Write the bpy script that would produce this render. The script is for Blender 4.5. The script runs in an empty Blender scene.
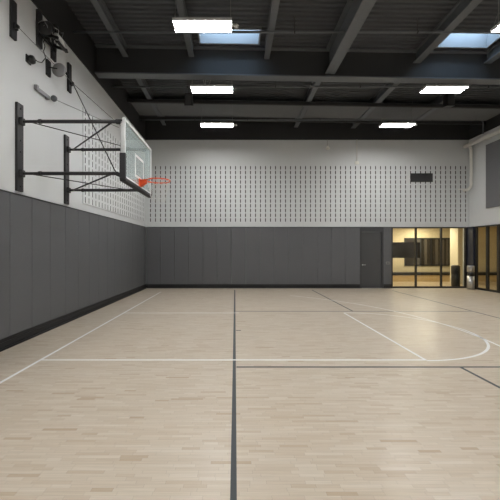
import bpy, bmesh, math, random
from mathutils import Vector, Matrix
random.seed(4)
sc = bpy.context.scene
COL = sc.collection

# ------------------------------------------------------------------ camera
H, F = 1.64, 329.0
cd = bpy.data.cameras.new('camera'); cam = bpy.data.objects.new('camera', cd); COL.objects.link(cam)
cam.location = (0, 0, H); cam.rotation_euler = (math.pi/2, 0, 0)
cd.sensor_width = 36; cd.lens = F/500*36; cd.shift_x = 0.03; cd.clip_start = .05; cd.clip_end = 200
sc.camera = cam

# ------------------------------------------------------------------ world, exposure, lamp levels
w = bpy.data.worlds.new('sky'); sc.world = w; w.use_nodes = True
bg = w.node_tree.nodes['Background']; bg.inputs[0].default_value = (.55, .72, .9, 1); bg.inputs[1].default_value = 6.0
sc.view_settings.view_transform = 'Standard'; sc.view_settings.look = 'None'
sc.view_settings.gamma = 1; sc.view_settings.use_curve_mapping = False
sc.view_settings.exposure = 1.3
LAMP = 36.0          # radiance of the hall lamps' tubes
ROOM = 30.0          # watts of each warm lamp in the side room

# lamps of the side room behind the glass (ceiling area lamps)
for i, (x, y, sx, sy, p) in enumerate([(8.2, 15.6, 1.2, 1.2, ROOM), (9.9, 16.9, .8, .8, ROOM), (12.8, 12.2, 1.2, 1.2, ROOM*.55)]):
    l = bpy.data.lights.new('room_lamp', 'AREA'); l.shape = 'RECTANGLE'; l.size = sx; l.size_y = sy
    l.energy = p; l.color = (1, .90, .70)
    o = bpy.data.objects.new('room_lamp', l); COL.objects.link(o); o.location = (x, y, 2.88)

# ------------------------------------------------------------------ helpers
def tag(o, label=None, cat=None, group=None, kind=None):
    if label: o['label'] = label
    if cat: o['category'] = cat
    if group: o['group'] = group
    if kind: o['kind'] = kind
    return o
def empty(name, loc, label, cat, group=None):
    o = bpy.data.objects.new(name, None); COL.objects.link(o); o.location = loc
    o.empty_display_size = .1
    return tag(o, label, cat, group)
class MB:
    def __init__(s): s.b = bmesh.new(); s.mi = 0
    def _m(s, fs):
        for f in fs: f.material_index = s.mi
    def box(s, x0, x1, y0, y1, z0, z1, bev=0):
        x0, x1 = sorted((x0, x1)); y0, y1 = sorted((y0, y1)); z0, z1 = sorted((z0, z1))
        v = [s.b.verts.new(p) for p in [(x0,y0,z0),(x1,y0,z0),(x1,y1,z0),(x0,y1,z0),(x0,y0,z1),(x1,y0,z1),(x1,y1,z1),(x0,y1,z1)]]
        fs = [s.b.faces.new([v[i] for i in q]) for q in [(0,3,2,1),(4,5,6,7),(0,1,5,4),(1,2,6,5),(2,3,7,6),(3,0,4,7)]]
        s._m(fs)
        if bev:
            es = list({e for f in fs for e in f.edges})
            r = bmesh.ops.bevel(s.b, geom=es, offset=bev, segments=2, affect='EDGES', profile=.5)
            s._m(r['faces'])
        return s
    def quad(s, *p):
        f = s.b.faces.new([s.b.verts.new(q) for q in p]); s._m([f]); return f
    def tube(s, pts, r, n=10, closed=False):
        pts = [Vector(p) for p in pts]; N = len(pts); rings = []
        rr = r if isinstance(r, (list, tuple)) else [r]*N
        up = None
        for i, p in enumerate(pts):
            if closed: d = (pts[(i+1) % N]-pts[i-1])
            else: d = (pts[min(i+1, N-1)]-pts[max(i-1, 0)])
            d.normalize()
            if up is None:
                up = Vector((0,0,1)) if abs(d.z) < .9 else Vector((1,0,0))
            a = d.cross(up)
            if a.length < 1e-4: a = d.cross(Vector((1,0,0)))
            a.normalize(); bb = a.cross(d).normalized(); up = bb
            rings.append([s.b.verts.new(p+(a*math.cos(t)+bb*math.sin(t))*rr[i]) for t in [2*math.pi*k/n for k in range(n)]])
        fs = []
        for i in range(N if closed else N-1):
            A, B = rings[i], rings[(i+1) % N]
            for k in range(n):
                f = s.b.faces.new([A[k], A[(k+1) % n], B[(k+1) % n], B[k]]); f.smooth = True; fs.append(f)
        if not closed:
            fs.append(s.b.faces.new(rings[0])); fs.append(s.b.faces.new(rings[-1][::-1]))
        s._m(fs); return s
    def obar(s, p0, p1, wd, ht):
        """rectangular bar from p0 to p1"""
        p0, p1 = Vector(p0), Vector(p1); d = (p1-p0).normalized()
        a = d.cross(Vector((0,0,1)))
        if a.length < 1e-4: a = Vector((1,0,0))
        a.normalize(); c = a.cross(d)
        v = [s.b.verts.new(p+a*i*wd/2+c*j*ht/2) for p in (p0, p1) for i, j in ((-1,-1),(1,-1),(1,1),(-1,1))]
        s._m([s.b.faces.new([v[i] for i in q]) for q in [(0,1,2,3),(7,6,5,4),(0,4,5,1),(1,5,6,2),(2,6,7,3),(3,7,4,0)]])
        return s
    def lathe(s, prof, origin, axis='Z', n=32):
        """prof: list (radius, height)"""
        R = {'Z': Matrix.Identity(3), 'X': Matrix.Rotation(math.pi/2, 3, 'Y'), 'Y': Matrix.Rotation(-math.pi/2, 3, 'X')}[axis]
        o = Vector(origin); rings = []
        for r, h in prof:
            rings.append([s.b.verts.new(o+R @ Vector((r*math.cos(2*math.pi*k/n), r*math.sin(2*math.pi*k/n), h))) for k in range(n)])
        fs = []
        for A, B in zip(rings, rings[1:]):
            for k in range(n):
                f = s.b.faces.new([A[k], A[(k+1) % n], B[(k+1) % n], B[k]]); f.smooth = True; fs.append(f)
        fs.append(s.b.faces.new(rings[0][::-1])); fs.append(s.b.faces.new(rings[-1]))
        s._m(fs); return s
    def build(s, name, mats, parent=None, kind=None, label=None):
        bmesh.ops.recalc_face_normals(s.b, faces=s.b.faces)
        me = bpy.data.meshes.new(name); s.b.to_mesh(me); s.b.free()
        for m in (mats if isinstance(mats, (list, tuple)) else [mats]): me.materials.append(m)
        o = bpy.data.objects.new(name, me); COL.objects.link(o)
        if parent is not None:
            me.transform(Matrix.Translation(-base_of(parent)))
            o.parent = parent
        if kind: o['kind'] = kind
        if label: o['label'] = label
        return o
def base_of(p):
    """where a parent's own origin stands (parents are never rotated)"""
    v = Vector((0,0,0))
    while p is not None: v += p.location; p = p.parent
    return v
def fall(x): return -.0163*(x+3.9)      # the roof falls gently to the right
def droop(o, only_top=False):
    bx = base_of(o).x
    for v in o.data.vertices: v.co.z += fall(v.co.x+bx)
    return o
def copy_tree(o, parent=None, off=Vector((0,0,0))):
    c = o.copy(); COL.objects.link(c)
    if parent is None: c.location = o.location + off
    else: c.parent = parent
    for ch in list(o.children): copy_tree(ch, c)
    return c

# ------------------------------------------------------------------ materials
def mat(name, color, rough=.6, metal=0, noise=0, nscale=8, spec=.5, bump=0):
    m = bpy.data.materials.new(name); m.use_nodes = True
    nt = m.node_tree; b = nt.nodes['Principled BSDF']
    b.inputs['Roughness'].default_value = rough; b.inputs['Metallic'].default_value = metal
    b.inputs['Specular IOR Level'].default_value = spec
    b.inputs['Base Color'].default_value = (*color, 1)
    if noise or bump:
        tc = nt.nodes.new('ShaderNodeTexCoord'); n = nt.nodes.new('ShaderNodeTexNoise'); n.inputs['Scale'].default_value = nscale
        n.inputs['Detail'].default_value = 4
        nt.links.new(tc.outputs['Object'], n.inputs['Vector'])
        mp = nt.nodes.new('ShaderNodeMapRange'); mp.inputs['To Min'].default_value = 1-noise; mp.inputs['To Max'].default_value = 1+noise
        nt.links.new(n.outputs['Fac'], mp.inputs['Value'])
        vm = nt.nodes.new('ShaderNodeVectorMath'); vm.operation = 'SCALE'; vm.inputs[0].default_value = color
        nt.links.new(mp.outputs['Result'], vm.inputs['Scale']); nt.links.new(vm.outputs[0], b.inputs['Base Color'])
        if bump:
            bp = nt.nodes.new('ShaderNodeBump'); bp.inputs['Strength'].default_value = bump; bp.inputs['Distance'].default_value = .01
            nt.links.new(n.outputs['Fac'], bp.inputs['Height']); nt.links.new(bp.outputs[0], b.inputs['Normal'])
    return m
def emit(name, color, s):
    m = bpy.data.materials.new(name); m.use_nodes = True; b = m.node_tree.nodes['Principled BSDF']
    b.inputs['Base Color'].default_value = (.8,.8,.8,1)
    b.inputs['Emission Color'].default_value = (*color, 1); b.inputs['Emission Strength'].default_value = s
    return m
def thin_glass(name, tint, refl=1.0, rough=.02, haze=0):
    m = bpy.data.materials.new(name); m.use_nodes = True; nt = m.node_tree; nt.nodes.clear()
    out = nt.nodes.new('ShaderNodeOutputMaterial'); mix = nt.nodes.new('ShaderNodeMixShader')
    t = nt.nodes.new('ShaderNodeBsdfTransparent'); t.inputs[0].default_value = (*tint, 1)
    g = nt.nodes.new('ShaderNodeBsdfGlossy'); g.inputs['Roughness'].default_value = rough
    lwt = nt.nodes.new('ShaderNodeLayerWeight'); lwt.inputs[0].default_value = .5
    pw = nt.nodes.new('ShaderNodeMath'); pw.operation = 'POWER'; pw.inputs[1].default_value = 5; nt.links.new(lwt.outputs['Facing'], pw.inputs[0])
    mu = nt.nodes.new('ShaderNodeMath'); mu.operation = 'MULTIPLY_ADD'; mu.inputs[1].default_value = .9*refl; mu.inputs[2].default_value = .035*refl
    nt.links.new(pw.outputs[0], mu.inputs[0]); nt.links.new(mu.outputs[0], mix.inputs[0])
    nt.links.new(t.outputs[0], mix.inputs[1]); nt.links.new(g.outputs[0], mix.inputs[2]); nt.links.new(mix.outputs[0], out.inputs[0])
    if haze:      # mixes an even pale diffuse share into the glass
        d = nt.nodes.new('ShaderNodeBsdfDiffuse'); d.inputs[0].default_value = (.72,.82,.83,1)
        m2 = nt.nodes.new('ShaderNodeMixShader'); m2.inputs[0].default_value = haze
        nt.links.new(mix.outputs[0], m2.inputs[1]); nt.links.new(d.outputs[0], m2.inputs[2]); nt.links.new(m2.outputs[0], out.inputs[0])
    return m

def floor_material():
    m = bpy.data.materials.new('maple_strip_floor'); m.use_nodes = True; nt = m.node_tree; N = nt.nodes; L = nt.links
    b = N['Principled BSDF']
    def math_(op, a, c=None, d=None):
        n = N.new('ShaderNodeMath'); n.operation = op
        for i, v in enumerate((a, c, d)):
            if v is None: continue
            if isinstance(v, (int, float)): n.inputs[i].default_value = v
            else: L.new(v, n.inputs[i])
        return n.outputs[0]
    def wn(vx, vy):
        c = N.new('ShaderNodeCombineXYZ')
        for i, v in enumerate((vx, vy)):
            if isinstance(v, (int, float)): c.inputs[i].default_value = v
            else: L.new(v, c.inputs[i])
        n = N.new('ShaderNodeTexWhiteNoise'); n.noise_dimensions = '2D'; L.new(c.outputs[0], n.inputs['Vector']); return n.outputs['Value']
    tc = N.new('ShaderNodeTexCoord'); sp = N.new('ShaderNodeSeparateXYZ'); L.new(tc.outputs['Object'], sp.inputs[0])
    x, y = sp.outputs[0], sp.outputs[1]
    W_, LN = .036, .46
    ry = math_('DIVIDE', y, W_); row = math_('FLOOR', ry); fy = math_('FRACT', ry)
    h1 = wn(row, 3.7)
    # two interleaved board lengths per row give an irregular stagger
    xx = math_('ADD', math_('DIVIDE', x, LN), math_('MULTIPLY', h1, 17.0))
    col = math_('FLOOR', xx); fx = math_('FRACT', xx)
    cut = math_('ADD', .25, math_('MULTIPLY', wn(col, math_('ADD', row, .5)), .5))
    second = math_('GREATER_THAN', fx, cut)
    bid = math_('ADD', math_('MULTIPLY', col, 2.0), second)
    v = wn(bid, row)
    v2 = wn(math_('ADD', bid, 91.3), row)
    ramp = N.new('ShaderNodeValToRGB'); L.new(v, ramp.inputs[0]); cr = ramp.color_ramp
    cols = [(0, (.47,.365,.26)), (.03, (.51,.415,.31)), (.09, (.555,.468,.362)), (.5, (.582,.502,.402)), (.85, (.60,.525,.425)), (1, (.625,.555,.462))]
    while len(cr.elements) < len(cols): cr.elements.new(.5)
    for e, (p, c) in zip(cr.elements, cols): e.position = p; e.color = (*c, 1)
    # grain along the boards
    mp = N.new('ShaderNodeMapping'); mp.inputs['Scale'].default_value = (2.2, 60, 1); L.new(tc.outputs['Object'], mp.inputs[0])
    ad = N.new('ShaderNodeVectorMath'); ad.operation = 'ADD'; L.new(mp.outputs[0], ad.inputs[0])
    cb = N.new('ShaderNodeCombineXYZ'); L.new(math_('MULTIPLY', v2, 50.0), cb.inputs[0]); L.new(cb.outputs[0], ad.inputs[1])
    g = N.new('ShaderNodeTexNoise'); g.inputs['Scale'].default_value = 1.6; g.inputs['Detail'].default_value = 5; L.new(ad.outputs[0], g.inputs['Vector'])
    gm = N.new('ShaderNodeMapRange'); gm.inputs['From Min'].default_value = .3; gm.inputs['From Max'].default_value = .7
    gm.inputs['To Min'].default_value = .92; gm.inputs['To Max'].default_value = 1.06; L.new(g.outputs['Fac'], gm.inputs['Value'])
    # slow tone drift between parcels of boards
    big = N.new('ShaderNodeTexNoise'); big.inputs['Scale'].default_value = .9; big.inputs['Detail'].default_value = 2; L.new(tc.outputs['Object'], big.inputs['Vector'])
    bm_ = N.new('ShaderNodeMapRange'); bm_.inputs['To Min'].default_value = .93; bm_.inputs['To Max'].default_value = 1.05; L.new(big.outputs['Fac'], bm_.inputs['Value'])
    # hairline joints
    ey = math_('LESS_THAN', math_('MINIMUM', fy, math_('SUBTRACT', 1.0, fy)), .02)
    dx = math_('ABSOLUTE', math_('SUBTRACT', fx, cut)); dx = math_('MINIMUM', dx, math_('MINIMUM', fx, math_('SUBTRACT', 1.0, fx)))
    ex = math_('LESS_THAN', dx, .003)
    jt = math_('SUBTRACT', 1.0, math_('MULTIPLY', math_('MAXIMUM', ex, ey), .22))
    k = math_('MULTIPLY', math_('MULTIPLY', gm.outputs[0], bm_.outputs[0]), jt)
    sm = N.new('ShaderNodeVectorMath'); sm.operation = 'SCALE'; L.new(ramp.outputs[0], sm.inputs[0]); L.new(k, sm.inputs['Scale'])
    L.new(sm.outputs[0], b.inputs['Base Color'])
    b.inputs['Roughness'].default_value = .38; b.inputs['Specular IOR Level'].default_value = .3
    b.inputs['Coat Weight'].default_value = .15; b.inputs['Coat Roughness'].default_value = .17
    return m

M = {}
M['floor'] = floor_material()
M['white'] = mat('white_wall_paint', (.67,.69,.70), .75, noise=.015, nscale=1.5)
M['white_panel'] = mat('white_slotted_panel', (.68,.705,.715), .6, noise=.01, nscale=1.2)
M['slot'] = mat('slot_fabric', (.035,.035,.037), .95)
M['pad'] = mat('grey_vinyl_pad', (.112,.115,.122), .5, noise=.03, nscale=3)
M['cove'] = mat('black_rubber_base', (.012,.012,.013), .5)
M['deck'] = mat('dark_painted_deck', (.066,.071,.078), .65, noise=.08, nscale=2)
M['steel'] = mat('dark_painted_steel', (.125,.134,.146), .55, noise=.06, nscale=4)
M['rpanel'] = mat('mid_grey_roof_panel', (.135,.138,.142), .8, noise=.08, nscale=3)
M['web'] = mat('girder_web_shade', (.045,.046,.048), .65)  # same girder as the flanges; the web's shade is put into its colour
M['band'] = mat('near_black_paint', (.026,.026,.027), .7)
M['black'] = mat('black_powder_coat', (.022,.022,.024), .45, noise=.05)
M['jet'] = mat('black_plastic', (.012,.012,.013), .4)
M['silver'] = mat('brushed_metal', (.50,.50,.50), .38, .85)
M['motor'] = mat('pale_silver_paint', (.68,.68,.67), .35, .1)
M['drum'] = mat('oily_dark_steel', (.06,.06,.062), .3, .5)
M['galv'] = mat('galvanised_metal', (.30,.30,.31), .5, .6)
M['wheel'] = mat('pale_grey_pulley', (.33,.33,.34), .5)
M['cable'] = mat('steel_cable', (.20,.20,.20), .5, .5)
M['orange'] = mat('orange_rim_paint', (.88,.11,.02), .4)
M['padding'] = mat('charcoal_edge_padding', (.028,.029,.033), .6)
M['bframe'] = mat('board_frame_aluminium', (.70,.72,.73), .5, 0)
M['wline'] = mat('white_floor_paint', (.84,.85,.85), .35, noise=.02)
M['dline'] = mat('charcoal_floor_paint', (.045,.052,.058), .55, noise=.04)
M['door'] = mat('dark_grey_door_paint', (.062,.063,.066), .5)
M['dframe'] = mat('dark_grey_frame_paint', (.05,.051,.054), .5)
M['bronze'] = mat('dark_storefront_metal', (.022,.022,.022), .45)
M['navy'] = mat('navy_vinyl', (.028,.032,.05), .4)
M['cream'] = mat('cream_wall_paint', (.80,.69,.46), .7, noise=.02, nscale=1)
M['creamp'] = mat('pale_cream_paint', (.74,.67,.50), .7)
M['oak'] = mat('honey_wood', (.70,.53,.29), .5, noise=.06, nscale=5)
M['tanfloor'] = mat('tan_room_floor', (.48,.38,.25), .4, noise=.03)
M['darkglass'] = mat('dark_window_glass', (.035,.03,.025), .15)
M['blind'] = mat('taupe_curtain', (.10,.085,.065), .7)
M['screen'] = mat('dark_screen', (.012,.010,.008), .2)
M['net'] = mat('white_cord', (.75,.75,.73), .8)
M['lamp_body'] = mat('white_lamp_housing', (.62,.62,.62), .5)
M['lamp_gap'] = mat('added_gap_grey', (.35,.35,.35), .6)
M['tube'] = emit('lamp_tube', (1,.985,.96), LAMP)
M['pipe'] = mat('beige_white_pipe', (.80,.79,.75), .5)
M['vent'] = mat('charcoal_grille', (.05,.05,.053), .6)
M['gpanel'] = mat('mid_grey_panel', (.155,.158,.17), .7)
M['plate'] = mat('grey_switch_plate', (.32,.32,.32), .4, .4)
M['curb'] = mat('skylight_curb_paint', (.25,.26,.27), .6)
M['glass'] = thin_glass('clear_storefront_glass', (.88,.89,.86))
M['board'] = thin_glass('backboard_glass', (.92,.97,.97), 1.0, .04, .22)
M['sky_glass'] = thin_glass('skylight_glass', (.8,.83,.86))
M['whitep'] = mat('white_board_paint', (.85,.86,.86), .5)

# ------------------------------------------------------------------ dimensions
XL, XR, YB, YF = -3.884, 10.10, 14.20, -7.0
ZP, ZT, ZD = 2.63, 6.39, 7.30      # pad top, white wall top, roof deck

# ------------------------------------------------------------------ setting: floor and lines
floor = MB().box(XL-.3, XR, YF-.2, YB, -.12, 0).build('floor', M['floor'], kind='structure')
def line(x0, x1, y0, y1, m, z=.0012):
    MB().box(x0, x1, y0, y1, 0.0002, z).build('painted_line', m, floor)
lw = .022
line(-.010-lw, -.010+lw, .3, 13.5, M['dline'])
line(3.155-lw, 3.155+lw, 8.82, 13.5, M['dline'])
line(3.155-lw, 3.155+lw, .3, 4.61, M['dline'])
line(6.36-lw, 6.36+lw, 2.0, 13.3, M['dline'])
line(0.02, 6.34, 4.61-lw, 4.61+lw, M['dline'], .0014)
line(0.02, 6.34, 8.80-lw, 8.80+lw, M['dline'], .0014)
line(0.02, .12, 6.68, 6.73, M['dline'])
line(-2.90-lw, -2.90+lw, .3, 12.9, M['wline'], .0016)
line(-2.88, 2.86, 4.905-lw, 4.905+lw, M['wline'], .0020)
line(-2.88, .10, 8.565-lw, 8.565+lw, M['wline'], .0020)
line(2.84-lw, 2.84+lw, 4.92, 8.56, M['wline'], .0016)
def arc(cx, cy, r, a0, a1, n=64):
    mb = MB(); pr = None
    for i in range(n+1):
        t = math.radians(a0+(a1-a0)*i/n); c, s = math.cos(t), math.sin(t)
        p, q = (cx+(r-lw)*c, cy+(r-lw)*s, .0018), (cx+(r+lw)*c, cy+(r+lw)*s, .0018)
        if pr: mb.quad(pr[0], pr[1], q, p)
        pr = (p, q)
    mb.build('painted_arc', M['wline'], floor)
arc(2.84, 6.735, 1.86, -90, 90)
arc(-1.55, 6.735, 6.17, -58, 55, 96)

# ------------------------------------------------------------------ setting: walls
def slotted(name, parent, axis, a0, ncol, z0, nrow, plane, sgn, pa=.2155, pz=.2045, sw=.038, sh=.145):
    """thin sheet with recessed dark vertical slots. axis X: sheet in XZ at y=plane; axis Y: sheet in YZ at x=plane. sgn = direction into the room"""
    mb = MB(); d = .022
    def P(a, z, dep):
        return (a, plane+sgn*dep, z) if axis == 'X' else (plane+sgn*dep, a, z)
    zs = []
    for r in range(nrow):
        zs += [z0+r*pz+(pz-sh)/2, z0+r*pz+(pz+sh)/2]
    top = z0+nrow*pz
    for c in range(ncol):
        l = a0+c*pa; r = l+pa; s0 = l+(pa-sw)/2; s1 = s0+sw
        mb.mi = 0
        mb.quad(P(l,z0,d),P(s0,z0,d),P(s0,top,d),P(l,top,d)); mb.quad(P(s1,z0,d),P(r,z0,d),P(r,top,d),P(s1,top,d))
        b_ = z0
        for k in range(nrow):
            q0, q1 = zs[2*k], zs[2*k+1]
            mb.mi = 0; mb.quad(P(s0,b_,d),P(s1,b_,d),P(s1,q0,d),P(s0,q0,d)); b_ = q1
            mb.mi = 1
            mb.quad(P(s0,q0,.004),P(s1,q0,.004),P(s1,q1,.004),P(s0,q1,.004))
            mb.quad(P(s0,q0,d),P(s0,q1,d),P(s0,q1,.004),P(s0,q0,.004)); mb.quad(P(s1,q0,d),P(s1,q1,d),P(s1,q1,.004),P(s1,q0,.004))
            mb.quad(P(s0,q0,d),P(s1,q0,d),P(s1,q0,.004),P(s0,q0,.004)); mb.quad(P(s0,q1,d),P(s1,q1,d),P(s1,q1,.004),P(s0,q1,.004))
        mb.mi = 0; mb.quad(P(s0,b_,d),P(s1,b_,d),P(s1,top,d),P(s0,top,d))
    a1 = a0+ncol*pa; mb.mi = 0
    mb.quad(P(a0,z0,d),P(a1,z0,d),P(a1,z0,0),P(a0,z0,0)); mb.quad(P(a0,top,d),P(a1,top,d),P(a1,top,0),P(a0,top,0))
    mb.quad(P(a0,z0,d),P(a0,top,d),P(a0,top,0),P(a0,z0,0)); mb.quad(P(a1,z0,d),P(a1,top,d),P(a1,top,0),P(a1,z0,0))
    return mb.build(name, [M['white_panel'], M['slot']], parent)

DX0, DX1, DZ = 5.43, 6.33, 2.42         # door opening
SX0 = 6.74                              # storefront opening
b = MB()
b.box(XL-.2, XR+.2, YB, YB+.2, ZP, ZT)
b.box(XL-.2, DX0-.05, YB, YB+.2, 0, ZP).box(DX0-.05, DX1+.05, YB, YB+.2, DZ+.05, ZP).box(DX1+.05, SX0, YB, YB+.2, 0, ZP)
b.box(9.97, XR, YB, YB+.2, 0, ZP)
wall_back = b.build('wall_back', M['white'], kind='structure')
MB().box(XL-.2, XR+.2, YB-.03, YB+.2, ZT, ZD+.15).build('painted_band', M['band'], wall_back)
slotted('slotted_panel', wall_back, 'X', -3.75, 64, 2.83, 12, YB, -1)
b = MB().box(XL-.2, XL, YF, YB, 0, ZT)
wall_left = b.build('wall_left', M['white'], kind='structure')
MB().box(XL-.2, XL+.03, YF, YB-.03, ZT, ZD+.15).build('painted_band', M['band'], wall_left)
slotted('slotted_panel', wall_left, 'Y', 8.38, 26, 2.83, 12, XL, 1, sw=.029)
b = MB().box(XR, XR+.2, YF, YB, ZP, ZT).box(XR, XR+.2, YF, 10.6, 0, ZP)
wall_right = b.build('wall_right', M['white'], kind='structure')
MB().box(XR-.03, XR+.2, YF, YB-.03, ZT, ZD+.15).build('painted_band', M['band'], wall_right)
MB().box(XL-.2, XR+.2, YF-.2, YF, 0, ZD+.15).build('wall_front', M['white'], kind='structure')

# baseboards (black vented cove)
def base(name, segs, axis):
    b = MB()
    for a0, a1 in segs:
        if axis == 'X':
            b.box(a0, a1, YB-.075, YB, 0, .115, .004); b.box(a0, a1, YB-.058, YB, .115, .165, .004); b.box(a0, a1, YB-.115, YB-.06, 0, .03, .005)
        else:
            b.box(XL, XL+.075, a0, a1, 0, .115, .004); b.box(XL, XL+.058, a0, a1, .115, .175, .004); b.box(XL+.06, XL+.115, a0, a1, 0, .03, .005)
    b.build(name, M['cove'], kind='structure')
base('baseboard_back', [(XL+.075, DX0-.06), (DX1+.06, SX0-.01)], 'X')
base('baseboard_left', [(2.8, YB)], 'Y')

# ------------------------------------------------------------------ setting: roof deck, skylights
SK = [(-.93, .63), (5.47, 6.80)]; SY0, SY1 = 8.33, 8.89
b = MB(); P = .152; n = int((YB-YF)/P)+1
prof = []
y = YF
while y < YB+.1:
    prof += [(y, 0), (y+.05, 0), (y+.07, .04), (y+.13, .04), (y+.152, 0)]
    y += P
prof = [(a, z) for i, (a, z) in enumerate(prof) if i == 0 or a > prof[i-1][0]+1e-6]
# insert exact skylight edges
pp = []
for (a, za), (c, zc) in zip(prof, prof[1:]):
    pp.append((a, za))
    for e in (SY0, SY1):
        if a < e < c: pp.append((e, za+(zc-za)*(e-a)/(c-a)))
pp.append(prof[-1])
for (a, za), (c, zc) in zip(pp, pp[1:]):
    xs = [(XL-.1, XR+.1)]
    if a >= SY0-1e-6 and c <= SY1+1e-6:
        xs = [(XL-.1, SK[0][0]), (SK[0][1], SK[1][0]), (SK[1][1], XR+.1)]
    for x0, x1 in xs:
        b.quad((x0,a,ZD+za),(x1,a,ZD+za),(x1,c,ZD+zc),(x0,c,ZD+zc))
ceil = droop(b.build('ceiling', M['deck'], kind='structure'))
for x0, x1 in SK:
    b = MB(); t = .04; z0, z1 = ZD-.02, ZD+.46
    b.box(x0-t, x0, SY0-t, SY1+t, z0, z1).box(x1, x1+t, SY0-t, SY1+t, z0, z1).box(x0, x1, SY0-t, SY0, z0, z1).box(x0, x1, SY1, SY1+t, z0, z1)
    o = droop(b.build('skylight', M['curb']))
    tag(o, ('pale blue roof skylight right of centre, above the farther right lamp' if x0 > 2 else 'pale blue roof skylight left of centre, beside the nearest left lamp'), 'skylight', 'skylights in the dark roof')
    droop(MB().box(x0-t, x1+t, SY0-t, SY1+t, z1, z1+.02).build('pane', M['sky_glass'], o))

# ------------------------------------------------------------------ roof steel
def ibeam_y(x, y0, y1, zb, zt, wf, tf=.03, tw=.03):
    return MB().box(x-wf/2, x+wf/2, y0, y1, zb, zb+tf).box(x-wf/2, x+wf/2, y0, y1, zt-tf, zt).box(x-tw/2, x+tw/2, y0, y1, zb+tf, zt-tf)
GY0, GY1, GZ = 9.03, 9.31, 6.50
gm = (GY0+GY1)/2
b = MB().box(XL+.03, XR-.03, GY0, GY1, GZ, GZ+.035).box(XL+.03, XR-.03, GY0, GY1, ZD-.04, ZD-.005)
g = droop(b.build('roof_girder', M['steel'])); tag(g, 'deep dark steel girder running the width of the hall under the roof', 'beam')
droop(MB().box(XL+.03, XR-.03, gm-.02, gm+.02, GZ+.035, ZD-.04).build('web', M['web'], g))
near = [(-3.04, 7.02, .15, 'first from the left wall'), (-1.21, 7.05, .15, 'above the left lamps'), (.88, 7.02, .15, 'right of the left lamps'),
        (2.64, 6.64, .27, 'the deepest and widest'), (5.05, 6.98, .20, 'just left of the right skylight'), (7.02, 7.0, .2, 'right of the right skylight'), (8.9, 7.0, .2, 'nearest the right wall')]
for x, zb, wf, s in near:
    o = droop(ibeam_y(x, YF+.05, gm-.02, zb, ZD-.005, wf).build('roof_beam', M['steel']))
    tag(o, 'dark steel roof beam in front of the girder, ' + s, 'beam', 'roof beams in front of the girder')
for x, wf, s in [(-3.04, .15, 'first from the left wall'), (2.62, .16, 'in the middle, right of the left lamps'), (5.08, .19, 'left of the far right lamp'), (7.35, .19, 'right of the far right lamp')]:
    o = droop(ibeam_y(x, gm+.02, YB-.04, 7.02, ZD-.005, wf).build('roof_beam', M['steel']))
    tag(o, 'dark steel roof beam beyond the girder, ' + s, 'beam', 'roof beams beyond the girder')
for y, s in [(11.75, 'nearer one'), (13.25, 'farther one close to the back wall')]:
    o = droop(MB().box(XL+.04, XR-.04, y-.04, y+.04, 7.02-.11, 7.015).build('roof_purlin', M['band']))
    tag(o, 'thin black crosswise steel bar beyond the girder, ' + s, 'beam', 'crosswise bars beyond the girder')

for x0, x1, s in [(-3.82, -3.13, 'in the left corner'), (-2.95, 2.52, 'the widest, above the left lights'), (2.72, 4.96, 'left of the far right light'), (5.20, 7.23, 'above the far right light'), (7.47, 10.05, 'in the right corner')]:
    o = droop(MB().box(x0, x1, 11.84, 13.18, 7.04, 7.09, .004).build('roof_panel', M['rpanel'])); tag(o, 'smooth mid grey roof panel between beams beyond the girder, ' + s, 'roof panel', 'roof panels beyond the girder')
# pipes
def hpipe(y, z, r, x0, x1, rods, label, elbow=False):
    t = empty('sprinkler_pipe', ((x0+x1)/2, y, z), label, 'pipe', 'sprinkler pipes under the roof')
    pts = [(x0, y, z), (x1, y, z)]
    if elbow: pts = [(x0, y, z), (x1-.12, y, z), (x1-.04, y, z-.03), (x1, y, z-.12), (x1, y, z-.55)]
    MB().tube(pts, r, 10).build('pipe', M['steel'], t)
    for x in rods:
        MB().tube([(x, y, z), (x, y, ZD+.02+fall(x))], .008, 6).tube([(x-.012, y, z), (x+.012, y, z)], r+.012, 10).build('hanger', M['black'], t)
hpipe(7.85, 6.84, .028, XL+.03, XR-.03, (-1.25, 1.42, 4.35, 8.6), 'thin dark pipe crossing the hall in front of the girder')
hpipe(10.4, 6.80, .03, XL+.03, XR-.03, (-1.5, 1.27, 3.95, 8.0), 'thin dark pipe just beyond the girder')
hpipe(13.2, 6.86, .028, XL+.03, 9.96, (-1.6, .5, 3.4, 7.9), 'thin dark pipe nearest the back wall, turning down at its right end', True)

# ------------------------------------------------------------------ wall pads
ordn = ['first','second','third','fourth','fifth','sixth','seventh','eighth','ninth','tenth','eleventh','twelfth','thirteenth','fourteenth','fifteenth','sixteenth','seventeenth','eighteenth']
PT = .05
p0 = MB().box(-.305, .305, -PT, 0, .165, ZP-.02, .007)
src = p0.build('wall_pad', M['pad'])
for i in range(15):
    o = src if i == 0 else src.copy()
    if i: COL.objects.link(o)
    o.location = (DX0-.06-.3025-.6135*(14-i), YB, 0)
    tag(o, f'dark grey vinyl pad on the back wall, {ordn[i]} from the left corner', 'wall pad', 'wall pads on the back wall')
src2 = MB().box(0, PT, -.3025, .3025, .175, ZP-.02, .007).build('wall_pad', M['pad'])
for i in range(18):
    o = src2 if i == 0 else src2.copy()
    if i: COL.objects.link(o)
    o.location = (XL, YB-.36-.61*i, 0)
    tag(o, f'dark grey vinyl pad on the left wall, {ordn[i]} from the back corner', 'wall pad', 'wall pads on the left wall')
o = MB().box(DX1+.06, SX0-.005, YB-PT, YB, .165, ZP-.02, .007).build('wall_pad', M['pad'])
tag(o, 'narrow dark grey pad between the door and the glass front, with a switch plate', 'wall pad')
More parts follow.
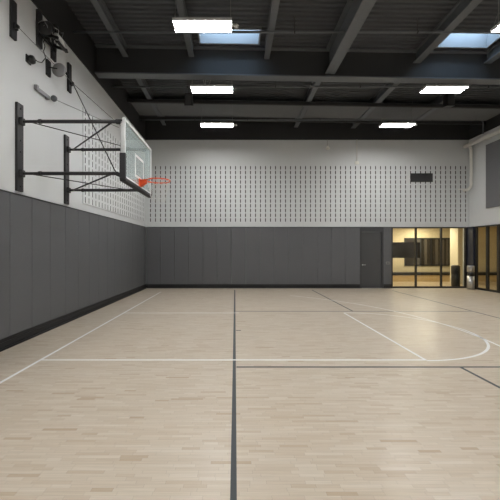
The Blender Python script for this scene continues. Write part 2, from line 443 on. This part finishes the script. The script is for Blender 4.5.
# cap trim over pads
MB().box(XL+.06, SX0, YB-.056, YB, ZP-.018, ZP+.004).build('trim_1', M['cove'], kind='structure')
MB().box(XL, XL+.056, 2.8, YB-.06, ZP-.018, ZP+.004).build('trim_2', M['cove'], kind='structure')

# ------------------------------------------------------------------ door
b = MB().box(DX0-.055, DX0+.01, YB-.06, YB+.15, 0, DZ+.05).box(DX1-.01, DX1+.055, YB-.06, YB+.15, 0, DZ+.05).box(DX0+.01, DX1-.01, YB-.06, YB+.15, DZ, DZ+.05)
b.box(DX0-.055, DX1+.055, YB-.05, YB, DZ+.05, ZP-.02)
door = b.build('door_1', M['dframe'], kind='structure')
MB().box(DX0+.012, DX1-.012, YB+.0, YB+.05, .008, DZ-.004).build('door_leaf', M['door'], door)
MB().lathe([(.012,-.055),(.012,-.014),(.03,-.012),(.03,0)], (DX0+.075, YB, 1.0), 'Y', 16).box(DX0+.065, DX0+.19, YB-.062, YB-.044, .99, 1.01, .004).build('door_handle', M['silver'], door)
MB().box(DX0, DX1, YB-.06, YB+.1, 0, .01).build('threshold', M['galv'], door)
sp = MB().box(6.49, 6.66, YB-PT-.012, YB-PT, 1.03, 1.13, .003).build('switch_plate', M['plate']); tag(sp, 'small grey switch plate on the narrow pad right of the door', 'switch')
for x in (6.515, 6.59): MB().box(x, x+.045, YB-PT-.018, YB-PT-.012, 1.05, 1.11).build('switch', M['jet'], sp)

# ------------------------------------------------------------------ glass front, back wall
fy0, fy1 = YB-.03, YB+.06
b = MB()
b.box(SX0, 9.97, fy0, fy1, ZP-.05, ZP).box(SX0, 9.97, fy0, fy1, 0, .07)
for x in (SX0+.025, 7.81, 8.90, 9.945): b.box(x-.03, x+.03, fy0, fy1, .07, ZP-.05)
win = b.build('window_1', M['bronze'], kind='structure')
for x0, x1 in ((SX0+.055, 7.78), (7.84, 8.87), (8.93, 9.915)):
    MB().box(x0, x1, YB+.01, YB+.018, .07, ZP-.05).build('pane', M['glass'], win)
# glass doors, right wall
b = MB(); Y0, Y1 = 10.6, 13.80
b.box(XR-.03, XR+.06, Y0, Y1, ZP-.05, ZP).box(XR-.03, XR+.06, Y0, Y1, 0, .08)
ys = [13.77, 13.17, 12.6, 11.5, 10.65]
for y, h in zip(ys, (.03, .045, .06, .05, .04)): b.box(XR-.03, XR+.06, y-h, y+h, .08, ZP-.05)
d2 = b.build('door_2', M['bronze'], kind='structure')
for ya, yb in zip(ys[1:], ys): MB().box(XR+.01, XR+.018, ya+.04, yb-.03, .08, ZP-.05).build('pane', M['glass'], d2)
# corner pad
o = MB().box(9.99, XR, 13.81, YB, .005, ZP-.005, .01).build('corner_pad', M['navy'])
tag(o, 'navy padded corner post between the glass front and the glass doors', 'corner pad')

# ------------------------------------------------------------------ side room behind the glass
MB().box(SX0-.1, 15.2, YB+.02, 18.2, -.12, -.001).box(XR, 15.2, 8.8, YB+.02, -.12, -.001).build('floor_side_room', M['tanfloor'], kind='structure')
MB().box(6.5, 15.4, YB+.2, 18.2, 2.9, 3.0).box(XR+.2, 15.4, 8.8, YB+.2, 2.9, 3.0).build('ceiling_side_room', M['creamp'], kind='structure')
MB().box(6.5, 15.4, 18.0, 18.2, 0, 2.9).build('wall_side_room_back', M['cream'], kind='structure')
MB().box(6.5, 6.72, YB+.2, 18.0, 0, 2.9).build('wall_side_room_left', M['cream'], kind='structure')
MB().box(15.2, 15.4, 8.8, 18.0, 0, 2.9).build('wall_side_room_right', M['cream'], kind='structure')
MB().box(XR+.2, 15.2, 8.6, 8.8, 0, 2.9).build('wall_side_room_front', M['cream'], kind='structure')
# dark window in the far wall
b = MB(); x0, x1, z0, z1, yy = 9.27, 11.98, .78, 2.30, 17.96
b.box(x0, x1, yy, yy+.04, z1-.07, z1).box(x0, x1, yy, yy+.04, z0, z0+.06)
for x in (x0+.03, 10.15, 10.72, x1-.03): b.box(x-.035, x+.035, yy, yy+.04, z0, z1)
w2 = b.build('window_2', M['bronze'], kind='structure')
MB().box(x0, x1, yy+.025, yy+.035, z0, z1).build('pane', M['darkglass'], w2)
b = MB()
for x in (9.95, 10.35, 10.95, 11.3, 11.52): b.box(x, x+.14, yy+.008, yy+.022, z0+.06, z1-.08)
b.build('blind', M['blind'], w2)
# bench along the far wall
t = empty('bench', (10.6, 17.4, 0), 'long honey wood bench with black seat along the far wall behind the glass', 'bench')
MB().box(6.8, 14.9, 17.1, 17.95, 0, .33).build('bench_base', M['oak'], t)
MB().box(6.78, 14.95, 17.05, 17.95, .33, .45, .01).build('seat', M['jet'], t)
# screen on an arm from the side wall
t = empty('wall_screen', (8.4, 16.5, 1.6), 'wide dark television screen behind the leftmost glass pane', 'television')
MB().box(7.35, 9.30, 16.5, 16.56, 1.24, 2.03, .008).build('screen', M['screen'], t)
MB().tube([(6.72, 16.7, 1.65), (7.6, 16.7, 1.65), (8.1, 16.56, 1.65)], .025, 8).box(6.72, 6.75, 16.55, 16.85, 1.45, 1.85).build('wall_arm', M['jet'], t)
# column
o = MB().box(10.78, 11.2, 15.9, 16.5, 0, 2.899, .01).build('column', M['creamp']); tag(o, 'pale cream square column behind the third glass pane', 'column')
# bins
t = empty('litter_bin', (9.83, 14.66, 0), 'black cylindrical litter bin behind the rightmost pane of the glass front', 'litter bin')
MB().lathe([(.165,0),(.172,.01),(.172,.86),(.168,.87)], (9.83,14.66,0)).build('body', M['jet'], t)
MB().lathe([(.178,.87),(.178,.90),(.15,.95),(.06,.965)], (9.83,14.66,0)).build('lid', M['black'], t)
t = empty('litter_bin', (9.83, 13.72, 0), 'brushed steel cylindrical litter bin with black opening band by navy corner post', 'litter bin')
cx, cy = 9.83, 13.72
MB().lathe([(.135,0),(.135,.56)], (cx,cy,0)).build('body', M['silver'], t)
MB().lathe([(.125,.56),(.125,.72)], (cx,cy,0)).build('opening_band', M['jet'], t, label='black band with opening')
MB().lathe([(.135,.72),(.135,.965),(.12,.985)], (cx,cy,0)).build('lid', M['silver'], t)

# ------------------------------------------------------------------ things on the back and right walls
t = empty('wall_vent', (8.03, YB, 4.75), 'dark rectangular air grille high on the slotted back wall', 'vent')
MB().box(7.55, 8.51, YB-.05, YB-.022, 4.57, 4.94, .004).build('frame', M['vent'], t)
b = MB()
for k in range(9): b.obar((7.58, YB-.055, 4.605+k*.038), (8.48, YB-.055, 4.605+k*.038), .012, .02)
b.build('slats', M['vent'], t)
# alarm / sprinkler head and conduit
t = empty('wall_sensor', (3.97, YB, 5.95), 'small white sensor hanging on the back wall under the black band', 'sensor')
MB().tube([(3.97, YB-.06, ZT), (3.97, YB-.06, 6.08)], .008, 6).build('stem', M['galv'], t)
MB().lathe([(.02,.12),(.05,.07),(.095,0),(.07,-.03),(.03,-.045)], (3.97, YB-.11, 5.98)).build('dome', M['pipe'], t)
t = empty('wall_conduit', (5.25, YB, 5.5), 'thin white vertical conduit on the back wall right of the white sensor', 'conduit')
MB().tube([(5.25, YB-.03, ZT), (5.25, YB-.03, 5.45)], .018, 8).build('tube', M['pipe'], t)
MB().box(5.17, 5.33, YB-.06, YB-.001, 5.33, 5.46, .006).build('junction_box', M['pipe'], t)
# right wall panel
o = MB().box(XR-.05, XR, 10.3, 13.19, 3.31, 5.85, .006).build('wall_panel', M['gpanel']); tag(o, 'large plain grey rectangular panel high on the right white wall', 'panel')
# beige pipe run
t = empty('wall_pipe', (9.9, 13.8, 4.24), 'beige white pipe along the top of the right wall, dropping down in the corner', 'pipe')
MB().tube([(9.75, 4.0, 6.03), (9.75, 13.95, 6.03)], .085, 14).box(9.75, XR, 13.0, 13.05, 6.02, 6.08).box(9.75, XR, 9.0, 9.05, 6.02, 6.08).build('run', M['pipe'], t)
MB().tube([(9.75, 13.86, 6.03), (9.84, 13.86, 6.02), (9.92, 13.86, 5.96), (9.95, 13.86, 5.86), (9.95, 13.86, 4.42), (9.94, 13.88, 4.3), (9.90, 13.95, 4.22), (9.84, YB-.03, 4.20)], .055, 14).build('drop', M['pipe'], t)
MB().box(9.62, 9.90, YB-.07, YB-.0225, 4.24, 4.28).build('bracket', M['pipe'], t)

# ------------------------------------------------------------------ hanging lamps
LZ = 6.24
def lamp(sensor, loop, col):
    ZD = 7.30+fall(col)
    t = empty('pendant_light', (0, 0, LZ), '', 'ceiling light')
    b = MB(); hx, hy = .60, .185
    b.box(-hx, hx, -hy, hy, LZ+.045, LZ+.06)
    b.box(-hx, hx, -hy, -hy+.008, LZ, LZ+.045).box(-hx, hx, hy-.008, hy, LZ, LZ+.045).box(-hx, -hx+.01, -hy+.008, hy-.008, LZ, LZ+.045).box(hx-.01, hx, -hy+.008, hy-.008, LZ, LZ+.045)
    b.build('housing', M['lamp_body'], t)
    for k in (-1, 0, 1):
        MB().box(-hx+.015, hx-.015, k*.122-.032, k*.122+.032, LZ+.012, LZ+.044, .008).build('tube', M['tube'], t)
    for k in (-.5, .5): MB().box(-hx+.012, hx-.012, k*.122-.025, k*.122+.025, LZ+.006, LZ+.044).build('added_gap_strip', M['lamp_gap'], t)  # added grey strips that keep the gaps between glowing tubes darker
    for x in (-hx+.03, hx-.03):
        MB().tube([(x, 0, LZ+.06), (x, 0, ZD)], .006, 6).tube([(x, -.15, LZ+.06), (x, 0, LZ+.30), (x, .15, LZ+.06)], .004, 5).build('hanger_wire', M['cable'], t)
    if sensor:
        MB().box(hx, hx+.05, -.03, .03, LZ+.01, LZ+.05).lathe([(.045,0),(.05,.02),(.03,.05)], (hx+.09, 0, LZ)).build('sensor', M['lamp_body'], t)
    if loop:
        pts = [(-.15+.11*math.sin(2*math.pi*k/20), .02, LZ+.36-.22*math.cos(2*math.pi*k/20)) for k in range(21)]
        MB().tube(pts, .008, 6).tube([(-.15, .02, LZ+.58), (-.15, .02, ZD)], .008, 6).tube([(-.19, .02, LZ+.06), (-.19, .02, LZ+.5)], .01, 6).build('supply_cable', M['galv'], t)
    return t
rows = [(12.17, 'farthest'), (9.46, 'middle'), (6.78, 'nearest visible'), (4.1, 'fourth from the back wall'), (1.4, 'fifth from the back wall'), (-1.3, 'sixth from the back wall'), (-4.0, 'seventh from the back wall')]
usedp = {}
def shift_tree(o, x, y):
    o.location.x = x; o.location.y = y
for col, s in ((-.66, 'left'), (6.0, 'right')):
    for y, r in rows:
        kq = (col, y == 9.46)
        if kq in usedp: o = copy_tree(usedp[kq])
        else: o = usedp[kq] = lamp(y != 9.46, y == 9.46, col)
        shift_tree(o, col, y)
        tag(o, f'bright white pendant light with three tubes, {r} in the {s} row', 'ceiling light', 'pendant lights in two rows')

# hanging speakers
def speaker(x, y, z, label):
    t = empty('hanging_speaker', (x, y, z), label, 'speaker', 'speakers hung under the roof')
    b = MB(); v = []
    pts = [(-.13,-.12,-.2),(.13,-.12,-.2),(.13,.1,-.17),(-.13,.1,-.17),(-.11,-.09,.2),(.11,-.09,.2),(.11,.1,.18),(-.11,.1,.18)]
    v = [b.b.verts.new((x+p[0], y+p[1], z+p[2])) for p in pts]
    for q in [(0,3,2,1),(4,5,6,7),(0,1,5,4),(1,2,6,5),(2,3,7,6),(3,0,4,7)]: b.b.faces.new([v[i] for i in q])
    b.build('cabinet', M['jet'], t)
    MB().box(x-.1, x+.1, y-.135, y-.12, z-.17, z+.15, .004).build('grille', M['vent'], t)
    MB().tube([(x, y, z+.18), (x, y, ZD)], .012, 8).box(x-.05, x+.05, y-.05, y+.05, z+.18, z+.21).build('hanger', M['black'], t)
speaker(-1.47, 10.5, 6.40, 'black hanging speaker left of the middle light of the left row')
speaker(6.82, 10.5, 6.40, 'black hanging speaker beyond the middle light of the right row')

# ------------------------------------------------------------------ basketball hoop on wall frame
BX, BY = -1.93, 6.685            # front face of board, centre
bw = .915; bz0, bz1 = 2.90, 3.97
t = empty('basketball_hoop', (XL, BY, 2.70), 'wall mounted glass basketball backboard with orange rim on black steel arms', 'basketball hoop')
MB().box(BX-.025, BX-.012, BY-bw+.05, BY+bw-.05, bz0+.05, bz1-.05).build('backboard', M['board'], t)
b = MB(); fr = .05
b.box(BX-.05, BX, BY-bw, BY+bw, bz1-fr, bz1, .004).box(BX-.05, BX, BY-bw, BY+bw, bz0, bz0+fr, .004)
b.box(BX-.05, BX, BY-bw, BY-bw+fr, bz0+fr, bz1-fr, .004).box(BX-.05, BX, BY+bw-fr, BY+bw, bz0+fr, bz1-fr, .004)
b.build('board_frame', M['bframe'], t)
b = MB(); x0, x1 = BX-.011, BX-.008
b.box(x0, x1, BY-.305, BY-.255, 3.07, 3.52).box(x0, x1, BY+.255, BY+.305, 3.07, 3.52).box(x0, x1, BY-.255, BY+.255, 3.47, 3.52).box(x0, x1, BY-.255, BY+.255, 3.07, 3.12)
b.build('target_square', M['whitep'], t)
b = MB()
b.box(BX-.085, BX+.022, BY-bw-.03, BY+bw+.03, bz0-.055, bz0+.012, .012)
b.box(BX-.085, BX+.022, BY-bw-.045, BY-bw+.015, bz0-.03, bz0+.44, .014).box(BX-.075, BX+.018, BY+bw-.015, BY+bw+.035, bz0-.03, bz0+.40, .014)
b.build('edge_padding', M['padding'], t)
# rim
RX, RZ, RR = BX+.375, 3.05, .232
b = MB()
b.tube([(RX+RR*math.cos(a), BY+RR*math.sin(a), RZ) for a in [2*math.pi*k/40 for k in range(40)]], .011, 8, closed=True)
b.box(BX, BX+.012, BY-.09, BY+.09, RZ-.12, RZ+.03, .003)                      # mounting plate
b.box(BX+.012, BX+.15, BY-.065, BY+.065, RZ-.02, RZ+.005, .004)                # neck
for s in (-1, 1):
    v = [b.b.verts.new(p) for p in ((BX+.012, BY+s*.065, RZ), (BX+.15, BY+s*.065, RZ), (BX+.15, BY+s*.065, RZ-.03), (BX+.012, BY+s*.065, RZ-.13))]; b.b.faces.new(v)
v = [b.b.verts.new(p) for p in ((BX+.15, BY-.065, RZ-.03), (BX+.15, BY+.065, RZ-.03), (BX+.012, BY+.065, RZ-.13), (BX+.012, BY-.065, RZ-.13))]; b.b.faces.new(v)
for s in (-1, 1): b.tube([(BX+.02, BY+s*.08, RZ-.005), (RX-.06, BY+s*.222, RZ-.008)], .008, 6)
# net loops under the ring
for k in range(12):
    a = 2*math.pi*k/12
    b.tube([(RX+RR*math.cos(a-.1), BY+RR*math.sin(a-.1), RZ-.008), (RX+(RR)*math.cos(a), BY+RR*math.sin(a), RZ-.03), (RX+RR*math.cos(a+.1), BY+RR*math.sin(a+.1), RZ-.008)], .004, 5)
rim = b.build('rim', M['orange'], t, label='orange rim with bracket')
b = MB(); nz = 6
for k in range(12):
    for d in (-1, 1):
        pts = []
        for j in range(nz+1):
            a = 2*math.pi*(k+d*j*.5)/12; r = RR-.095*(j/nz)**.7
            pts.append((RX+r*math.cos(a), BY+r*math.sin(a), RZ-.03-.40*j/nz))
        b.tube(pts, .0022, 4)
b.build('net', M['net'], rim)
# wall planks
PYn, PYf = 5.89, 7.54
for y in (PYn, PYf):
    b = MB().box(XL, XL+.045, y-.085, y+.085, 2.69, 4.26, .004)
    for z in (2.78, 3.4, 3.6, 4.17): b.lathe([(.02,0),(.02,.012)], (XL+.045, y, z), 'X', 8)
    b.build('wall_plank', M['black'], t)
ZU, ZL = 3.94, 3.01
for y in (PYn, PYf):
    for z in (ZU, ZL):
        b = MB()
        b.tube([(XL+.05, y, z), (XL+.42, y, z)], .026, 12).tube([(XL+.36, y, z), (BX-.16, y, z)], .033, 12)
        b.box(XL+.045, XL+.10, y-.05, y+.05, z-.06, z+.06, .004)
        b.lathe([(.042,-.02),(.042,.02)], (XL+.40, y, z), 'X', 12)
        if z == ZU: b.box(BX-.2, BX-.05, y-.03, y+.03, z-.04, z+.03, .004)
        else: b.obar((BX-.2, y, z), (BX-.06, y, z-.06), .06, .07)
        b.build('arm', M['black'], t)
for z in (ZU, ZL):
    MB().tube([(XL+.17, PYf, z), (XL+1.70, PYn, z)], .016, 8).build('diagonal_brace', M['black'], t)
    MB().tube([(XL+.22, PYn, z-.01), (BX-.15, PYf, z-.05)], .009, 6).build('tie_rod', M['black'], t)
# back side uprights of the board
for y in (PYn, PYf):
    MB().box(BX-.11, BX-.05, y-.03, y+.03, bz0+.0, bz1-.03, .004).build('board_upright', M['bframe'], t)
# cable plates and suspension cables
for y in (5.73, 7.67):
    b = MB().box(XL, XL+.045, y-.07, y+.07, 5.32, 5.98, .004).box(XL+.045, XL+.09, y-.04, y+.04, 5.48, 5.58, .004)
    b.lathe([(.03,-.015),(.03,.015)], (XL+.10, y, 5.53), 'Y', 12)
    b.build('cable_plate', M['black'], t)
MB().tube([(XL+.10, 5.73, 5.53), (XL+.10, 7.67, 5.53)], .006, 6).build('cable', M['cable'], t)
MB().tube([(XL+.10, 7.67, 5.53), (BX-.08, PYf, ZU)], .006, 6).build('cable', M['cable'], t)
MB().tube([(XL+.10, 7.67, 5.53), (BX-.2, PYn+.02, ZL)], .011, 6).build('cable', M['black'], t)
MB().tube([(XL+.13, 6.86, 4.78), (BX-.25, PYn+.3, ZU)], .004, 5).build('cable', M['cable'], t)

# winch high on the left wall
t = empty('hoop_winch', (XL, 6.65, 5.9), 'black cluttered winch with silver motor high on the left wall', 'winch')
for y, z0, z1 in ((6.49, 5.64, 6.34), (7.0, 5.68, 6.34)):
    MB().box(XL, XL+.045, y-.08, y+.08, z0, z1, .004).build('mounting_plate', M['black'], t)
WX, WZ = XL+.20, 5.95
b = MB().box(XL+.045, XL+.09, 6.45, 7.0, 5.86, 5.92).box(XL+.045, XL+.09, 6.45, 7.0, 6.04, 6.10)
b.obar((XL+.09, 6.5, 5.90), (XL+.38, 6.52, 5.84), .04, .05).obar((XL+.09, 6.86, 5.90), (XL+.38, 6.86, 5.80), .04, .05).obar((XL+.09, 6.7, 6.07), (XL+.34, 6.68, 6.02), .05, .05)
b.box(XL+.34, XL+.40, 6.5, 6.88, 5.755, 5.785, .005)
b.build('winch_frame', M['jet'], t)
b = MB()
for y in (6.42, 6.60): b.lathe([(.05,-.012),(.135,-.01),(.145,0),(.135,.01),(.05,.012)], (WX-.01, y, WZ+.02), 'Y', 24)
b.lathe([(.075,-.1),(.08,-.05),(.08,.05),(.075,.1)], (WX-.01, 6.51, WZ+.02), 'Y', 20)
b.build('cable_drum', M['drum'], t)
MB().box(WX-.06, WX+.10, 6.64, 6.78, 5.98, 6.13, .02).lathe([(.05,0),(.06,.02),(.06,.08),(.03,.1)], (WX+.02, 6.7, 6.12), 'Z', 16).build('gearbox', M['black'], t)
MB().lathe([(.02,-.15),(.05,-.145),(.058,-.12),(.058,.11),(.05,.14),(.02,.15)], (XL+.33, 6.67, 5.90), 'Y', 20).build('motor', M['motor'], t, label='silver cylindrical motor')
rr = random.Random(7)
for q in range(5):
    pts = [(XL+.08+.07*q+.03*rr.random(), 6.34+.07*q, 6.0+.1*rr.random()), (XL+.18+.05*q, 6.36+.09*q, 6.12-.05*rr.random()), (XL+.24+.03*q, 6.38+.08*q, 6.0-.12*rr.random()), (XL+.2+.05*q, 6.6+.05*q, 5.84-.06*rr.random())]
    MB().tube(pts, .007, 6).build('loose_cable', M['motor'] if q % 2 else M['galv'], t)
MB().tube([(XL+.15, 6.5, 5.86), (XL+.10, 6.5, 5.75), (XL+.13, 6.5, 5.66), (XL+.09, 6.52, 5.58), (XL+.12, 6.54, 5.46), (XL+.09, 6.46, 5.32), (XL+.08, 6.34, 5.27), (XL+.10, 6.22, 5.25)], .009, 6).build('power_cable', M['jet'], t)
# pulley
t = empty('cable_pulley', (XL, 6.8, 5.24), 'grey disc pulley beside a small black plate under the winch', 'pulley')
MB().box(XL, XL+.045, 6.74, 6.87, 5.24, 5.56, .004).tube([(XL+.04, 6.80, 5.42), (XL+.18, 6.86, 5.42)], .012, 6).build('plate', M['black'], t)
MB().lathe([(.02,-.04),(.12,-.03),(.142,-.015),(.125,0),(.142,.015),(.12,.03),(.02,.04)], (XL+.19, 6.91, 5.42), 'Y', 32).build('wheel', M['wheel'], t)
MB().obar((XL+.26, 6.965, 5.46), (XL+.34, 6.965, 5.34), .03, .04).obar((XL+.19, 6.965, 5.42), (XL+.30, 6.965, 5.40), .02, .03).build('guard', M['black'], t)
# small black fitting
t = empty('wall_fitting', (XL, 6.17, 5.2), 'small black round fitting on the left wall below and left of the winch', 'wall fitting')
MB().lathe([(.03,0),(.06,.02),(.08,.07),(.07,.11),(.03,.13)], (XL, 6.17, 5.21), 'X', 20).build('body', M['jet'], t)
MB().box(XL, XL+.02, 6.10, 6.24, 5.14, 5.28).build('back_plate', M['black'], t)
# bracket with round end
t = empty('pulley_bracket', (XL, 6.6, 4.75), 'grey metal wall bracket with round end below the pulley', 'bracket')
MB().obar((XL+.03, 6.38, 4.78), (XL+.05, 6.80, 4.78), .03, .07).box(XL, XL+.06, 6.36, 6.42, 4.75, 4.84).box(XL, XL+.06, 6.72, 6.78, 4.73, 4.81).build('bar', M['galv'], t)
MB().lathe([(.02,-.03),(.062,-.02),(.062,.02),(.02,.03)], (XL+.12, 6.84, 4.79), 'Y', 24).build('wheel', M['steel'], t)
